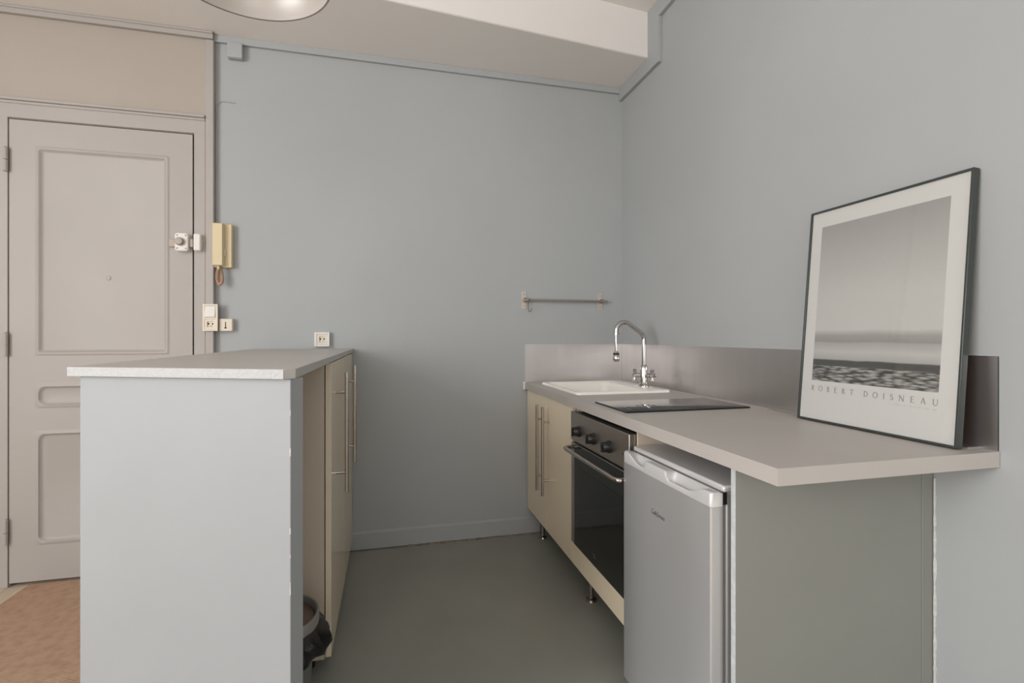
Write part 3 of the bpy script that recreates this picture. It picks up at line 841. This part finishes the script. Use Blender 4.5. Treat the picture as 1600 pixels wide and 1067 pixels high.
def socket_face(parent, x0, x1, z0, z1, yf, m_name):
    """recessed round French socket with two holes and an earth pin"""
    cx, cz = (x0 + x1) / 2, (z0 + z1) / 2
    r = min(x1 - x0, z1 - z0) * .40
    sq = [(x, yf, z) for x, z in rrect(x0, x1, z0, z1, .002, 6)]
    n = len(sq)
    def circ(rad, y):
        out = []
        for x, yy, z in sq:
            a = math.atan2(z - cz, x - cx)
            out.append((cx + rad * math.cos(a), y, cz + rad * math.sin(a)))
        return out
    f = MB().loops([sq, circ(r, yf), circ(r * .94, yf + .007)], cap0=False, cap1=True).build('socket_insert', m_name, parent, smooth=30)
    for s in (-1, 1):
        MB().lathe([(.0040, 0), (.0040, -.0012), (.0005, -.0012)], (cx + s * r * .45, yf + .007, cz + r * .1), 'y', 12, cap1=True).build('pin_hole', 'dark_cavity', f)
    MB().cyl((cx, yf + .007, cz - r * .45), (cx, yf - .002, cz - r * .45), .0026, n=10).build('earth_pin', 'steel', f)
    return f
def plate(x0, x1, z0, z1, ya, yb, holes):
    """frame plate with rectangular openings stacked in z"""
    m = MB()
    hx0, hx1 = holes[0][0], holes[0][1]
    m.box(x0, hx0, ya, yb, z0, z1).box(hx1, x1, ya, yb, z0, z1)
    zz = [z0] + [q for h in holes for q in h[2:]] + [z1]
    for k in range(0, len(zz), 2): m.box(hx0, hx1, ya, yb, zz[k], zz[k + 1])
    return m
# switch over socket beside the door
yk = YD - .026
sw = thing('switch_and_socket', (-.858, YD, 1.18), 'white light switch above a power socket beside the door frame', 'switch')
plate(-.892, -.826, 1.179, 1.312, yk, YD - .010, [(-.884, -.834, 1.187, 1.238), (-.884, -.834, 1.246, 1.304)]).box(-.892, -.826, YD - .012, YD - .010, 1.179, 1.312).build('surround', 'cream_plastic', sw)
socket_face(sw, -.8835, -.8345, 1.1875, 1.2375, yk + .002, 'cream_plastic')
m = MB().loops([[(-.8835, yk + .004, 1.2465), (-.8345, yk + .004, 1.2465), (-.8345, yk + .004, 1.3035), (-.8835, yk + .004, 1.3035)], [(-.8830, yk - .004, 1.248), (-.838, yk - .004, 1.248), (-.838, yk + .001, 1.302), (-.8830, yk + .001, 1.302)]])
m.build('rocker', 'white_plastic', sw, smooth=0)
# telephone socket
ts = thing('telephone_socket', (-.795, YB, 1.18), 'cream telephone socket with a dark T-shaped slot on the blue wall', 'socket')
MB().loops([[(x, YB - .0005, z) for x, z in rrect(-.8245, -.763, 1.178, 1.241, .004, 3)], [(x, YB - .026, z) for x, z in rrect(-.8245, -.763, 1.178, 1.241, .004, 3)], [(x, YB - .030, z) for x, z in rrect(-.8215, -.766, 1.181, 1.238, .003, 3)]]).build('cover', 'cream_plastic', ts)
MB().box(-.7965, -.7925, YB - .0306, YB - .0299, 1.196, 1.224).box(-.8005, -.7885, YB - .0306, YB - .0299, 1.192, 1.197).build('slot', 'dark_cavity', ts)
# socket above the bar
ps = thing('power_socket', (-.34, YB, 1.098), 'single white power socket on the back wall above the bar top', 'socket')
plate(-.378, -.303, 1.098, 1.174, YB - .024, YB - .0005, [(-.366, -.314, 1.109, 1.163)]).box(-.366, -.314, YB - .004, YB - .0005, 1.109, 1.163).build('surround', 'white_plastic', ps, bevel=.002)
socket_face(ps, -.3655, -.3145, 1.1095, 1.1625, YB - .021, 'cream_plastic')

# intercom handset
ic = thing('intercom_phone', (-.805, YB, 1.5), 'beige wall intercom handset with a coiled cord beside the door', 'intercom')
MB().loops([[(x, YB - .0005, z) for x, z in rrect(-.8465, -.765, 1.497, 1.716, .005, 3)], [(x, YB - .030, z) for x, z in rrect(-.8465, -.765, 1.497, 1.716, .005, 3)], [(x, YB - .034, z) for x, z in rrect(-.8435, -.768, 1.500, 1.713, .004, 3)]]).build('wall_base', 'phone_plastic', ic)
hs = MB().loops([[(x, YB - .0345, z) for x, z in rrect(-.846, -.797, 1.502, 1.714, .004, 3)], [(x, YB - .058, z) for x, z in rrect(-.846, -.797, 1.502, 1.714, .004, 3)], [(x, YB - .064, z) for x, z in rrect(-.842, -.801, 1.506, 1.710, .004, 3)]]).build('handset', 'phone_plastic', ic)
MB().box(-.7965, -.7905, YB - .046, YB - .034, 1.55, 1.585).build('hook_switch', 'cream_plastic', ic, bevel=.002)
MB().cyl((-.822, YB - .045, 1.503), (-.822, YB - .045, 1.485), .006, n=12).build('cord_grommet', 'phone_plastic', ic)
path = []
ctrl = [(-.822, -.045, 1.488), (-.826, -.047, 1.465), (-.827, -.047, 1.44), (-.823, -.046, 1.418), (-.816, -.044, 1.410), (-.809, -.042, 1.418), (-.806, -.040, 1.44), (-.810, -.038, 1.465), (-.816, -.036, 1.490), (-.818, -.030, 1.500)]
ctrl = [Vector((a, YB + b, c)) for a, b, c in ctrl]
seg = []
for i in range(len(ctrl) - 1):
    for k in range(36):
        seg.append(ctrl[i].lerp(ctrl[i + 1], k / 36))
turns = 40
for i, p in enumerate(seg):
    q = seg[min(i + 1, len(seg) - 1)]
    d = (q - p).normalized() if (q - p).length > 0 else d
    s = d.cross(Vector((0, 1, 0))).normalized(); t = s.cross(d)
    a = 2 * math.pi * turns * i / len(seg)
    path.append(p + (s * math.cos(a) + t * math.sin(a)) * .0070)
MB().tube(path, .0021, 6).build('coiled_cord', 'cord_plastic', ic, smooth=80)

# painted-over cable running down to the intercom
pts = [(-.758, YB - .003, 2.338), (-.80, YB - .003, 2.342), (-.825, YB - .003, 2.338), (-.838, YB - .003, 2.325), (-.8425, YB - .003, 2.305), (-.8435, YB - .003, 2.2), (-.8445, YB - .003, 2.1), (-.843, YB - .003, 2.0), (-.8445, YB - .003, 1.85), (-.843, YB - .003, 1.715)]
tag(MB().tube(pts, .0028, 8).build('wall_cable', 'wall_blue', origin=(-.84, YB, 1.72), smooth=80), 'thin painted cable curving down the blue wall to the intercom', 'cable')
# junction box under the batten
jb = thing('junction_box', (-.752, YB, 2.56), 'small painted junction box under the ceiling batten', 'box')
MB().box(-.788, -.718, YB - .034, YB - .0005, 2.556, 2.631).build('cover', 'wall_blue', jb, bevel=.003)
MB().box(-.784, -.722, YB - .026, YB - .006, 2.5545, 2.5562).build('seam', 'wall_blue', jb)

# pendant lamp
lx, ly, lz, lr = -.3677, 1.3985, 2.10, .219
lp = thing('pendant_lamp', (lx, ly, lz), 'white metal dome pendant lamp hanging from the ceiling', 'lamp')
out = [(lr * math.cos(math.radians(t)), .165 * math.sin(math.radians(t))) for t in range(0, 84, 6)]
inn = [(max(.002, r - .003), max(0, h - .003)) for r, h in reversed(out)]
MB().lathe(out + inn, (lx, ly, lz), n=72, cap0=False).build('shade', 'lamp_enamel', lp, smooth=60)
MB().lathe([(lr - .004, -.001), (lr - .001, -.0025), (lr + .0012, -.001), (lr + .0012, .003)], (lx, ly, lz), n=72).build('rim', 'lamp_rim', lp, smooth=60)
MB().lathe([(.03, .150), (.032, .20), (.02, .215), (.006, .22)], (lx, ly, lz), cap0=True, cap1=True, n=24).build('lamp_holder', 'white_plastic', lp)
MB().lathe([(.016, .152), (.016, .135), (.030, .115), (.036, .095), (.030, .072), (.014, .062), (.001, .060)], (lx, ly, lz), cap1=True, n=24).build('bulb', 'white_plastic', lp)
MB().cyl((lx, ly, lz + .215), (lx, ly, ZCEIL - .02), .0035, n=10).build('cord', 'white_plastic', lp)
MB().lathe([(.05, 0), (.05, -.012), (.03, -.03), (.006, -.034)], (lx, ly, ZCEIL - .0005), cap0=True, cap1=True, n=28).build('ceiling_rose', 'white_plastic', lp)
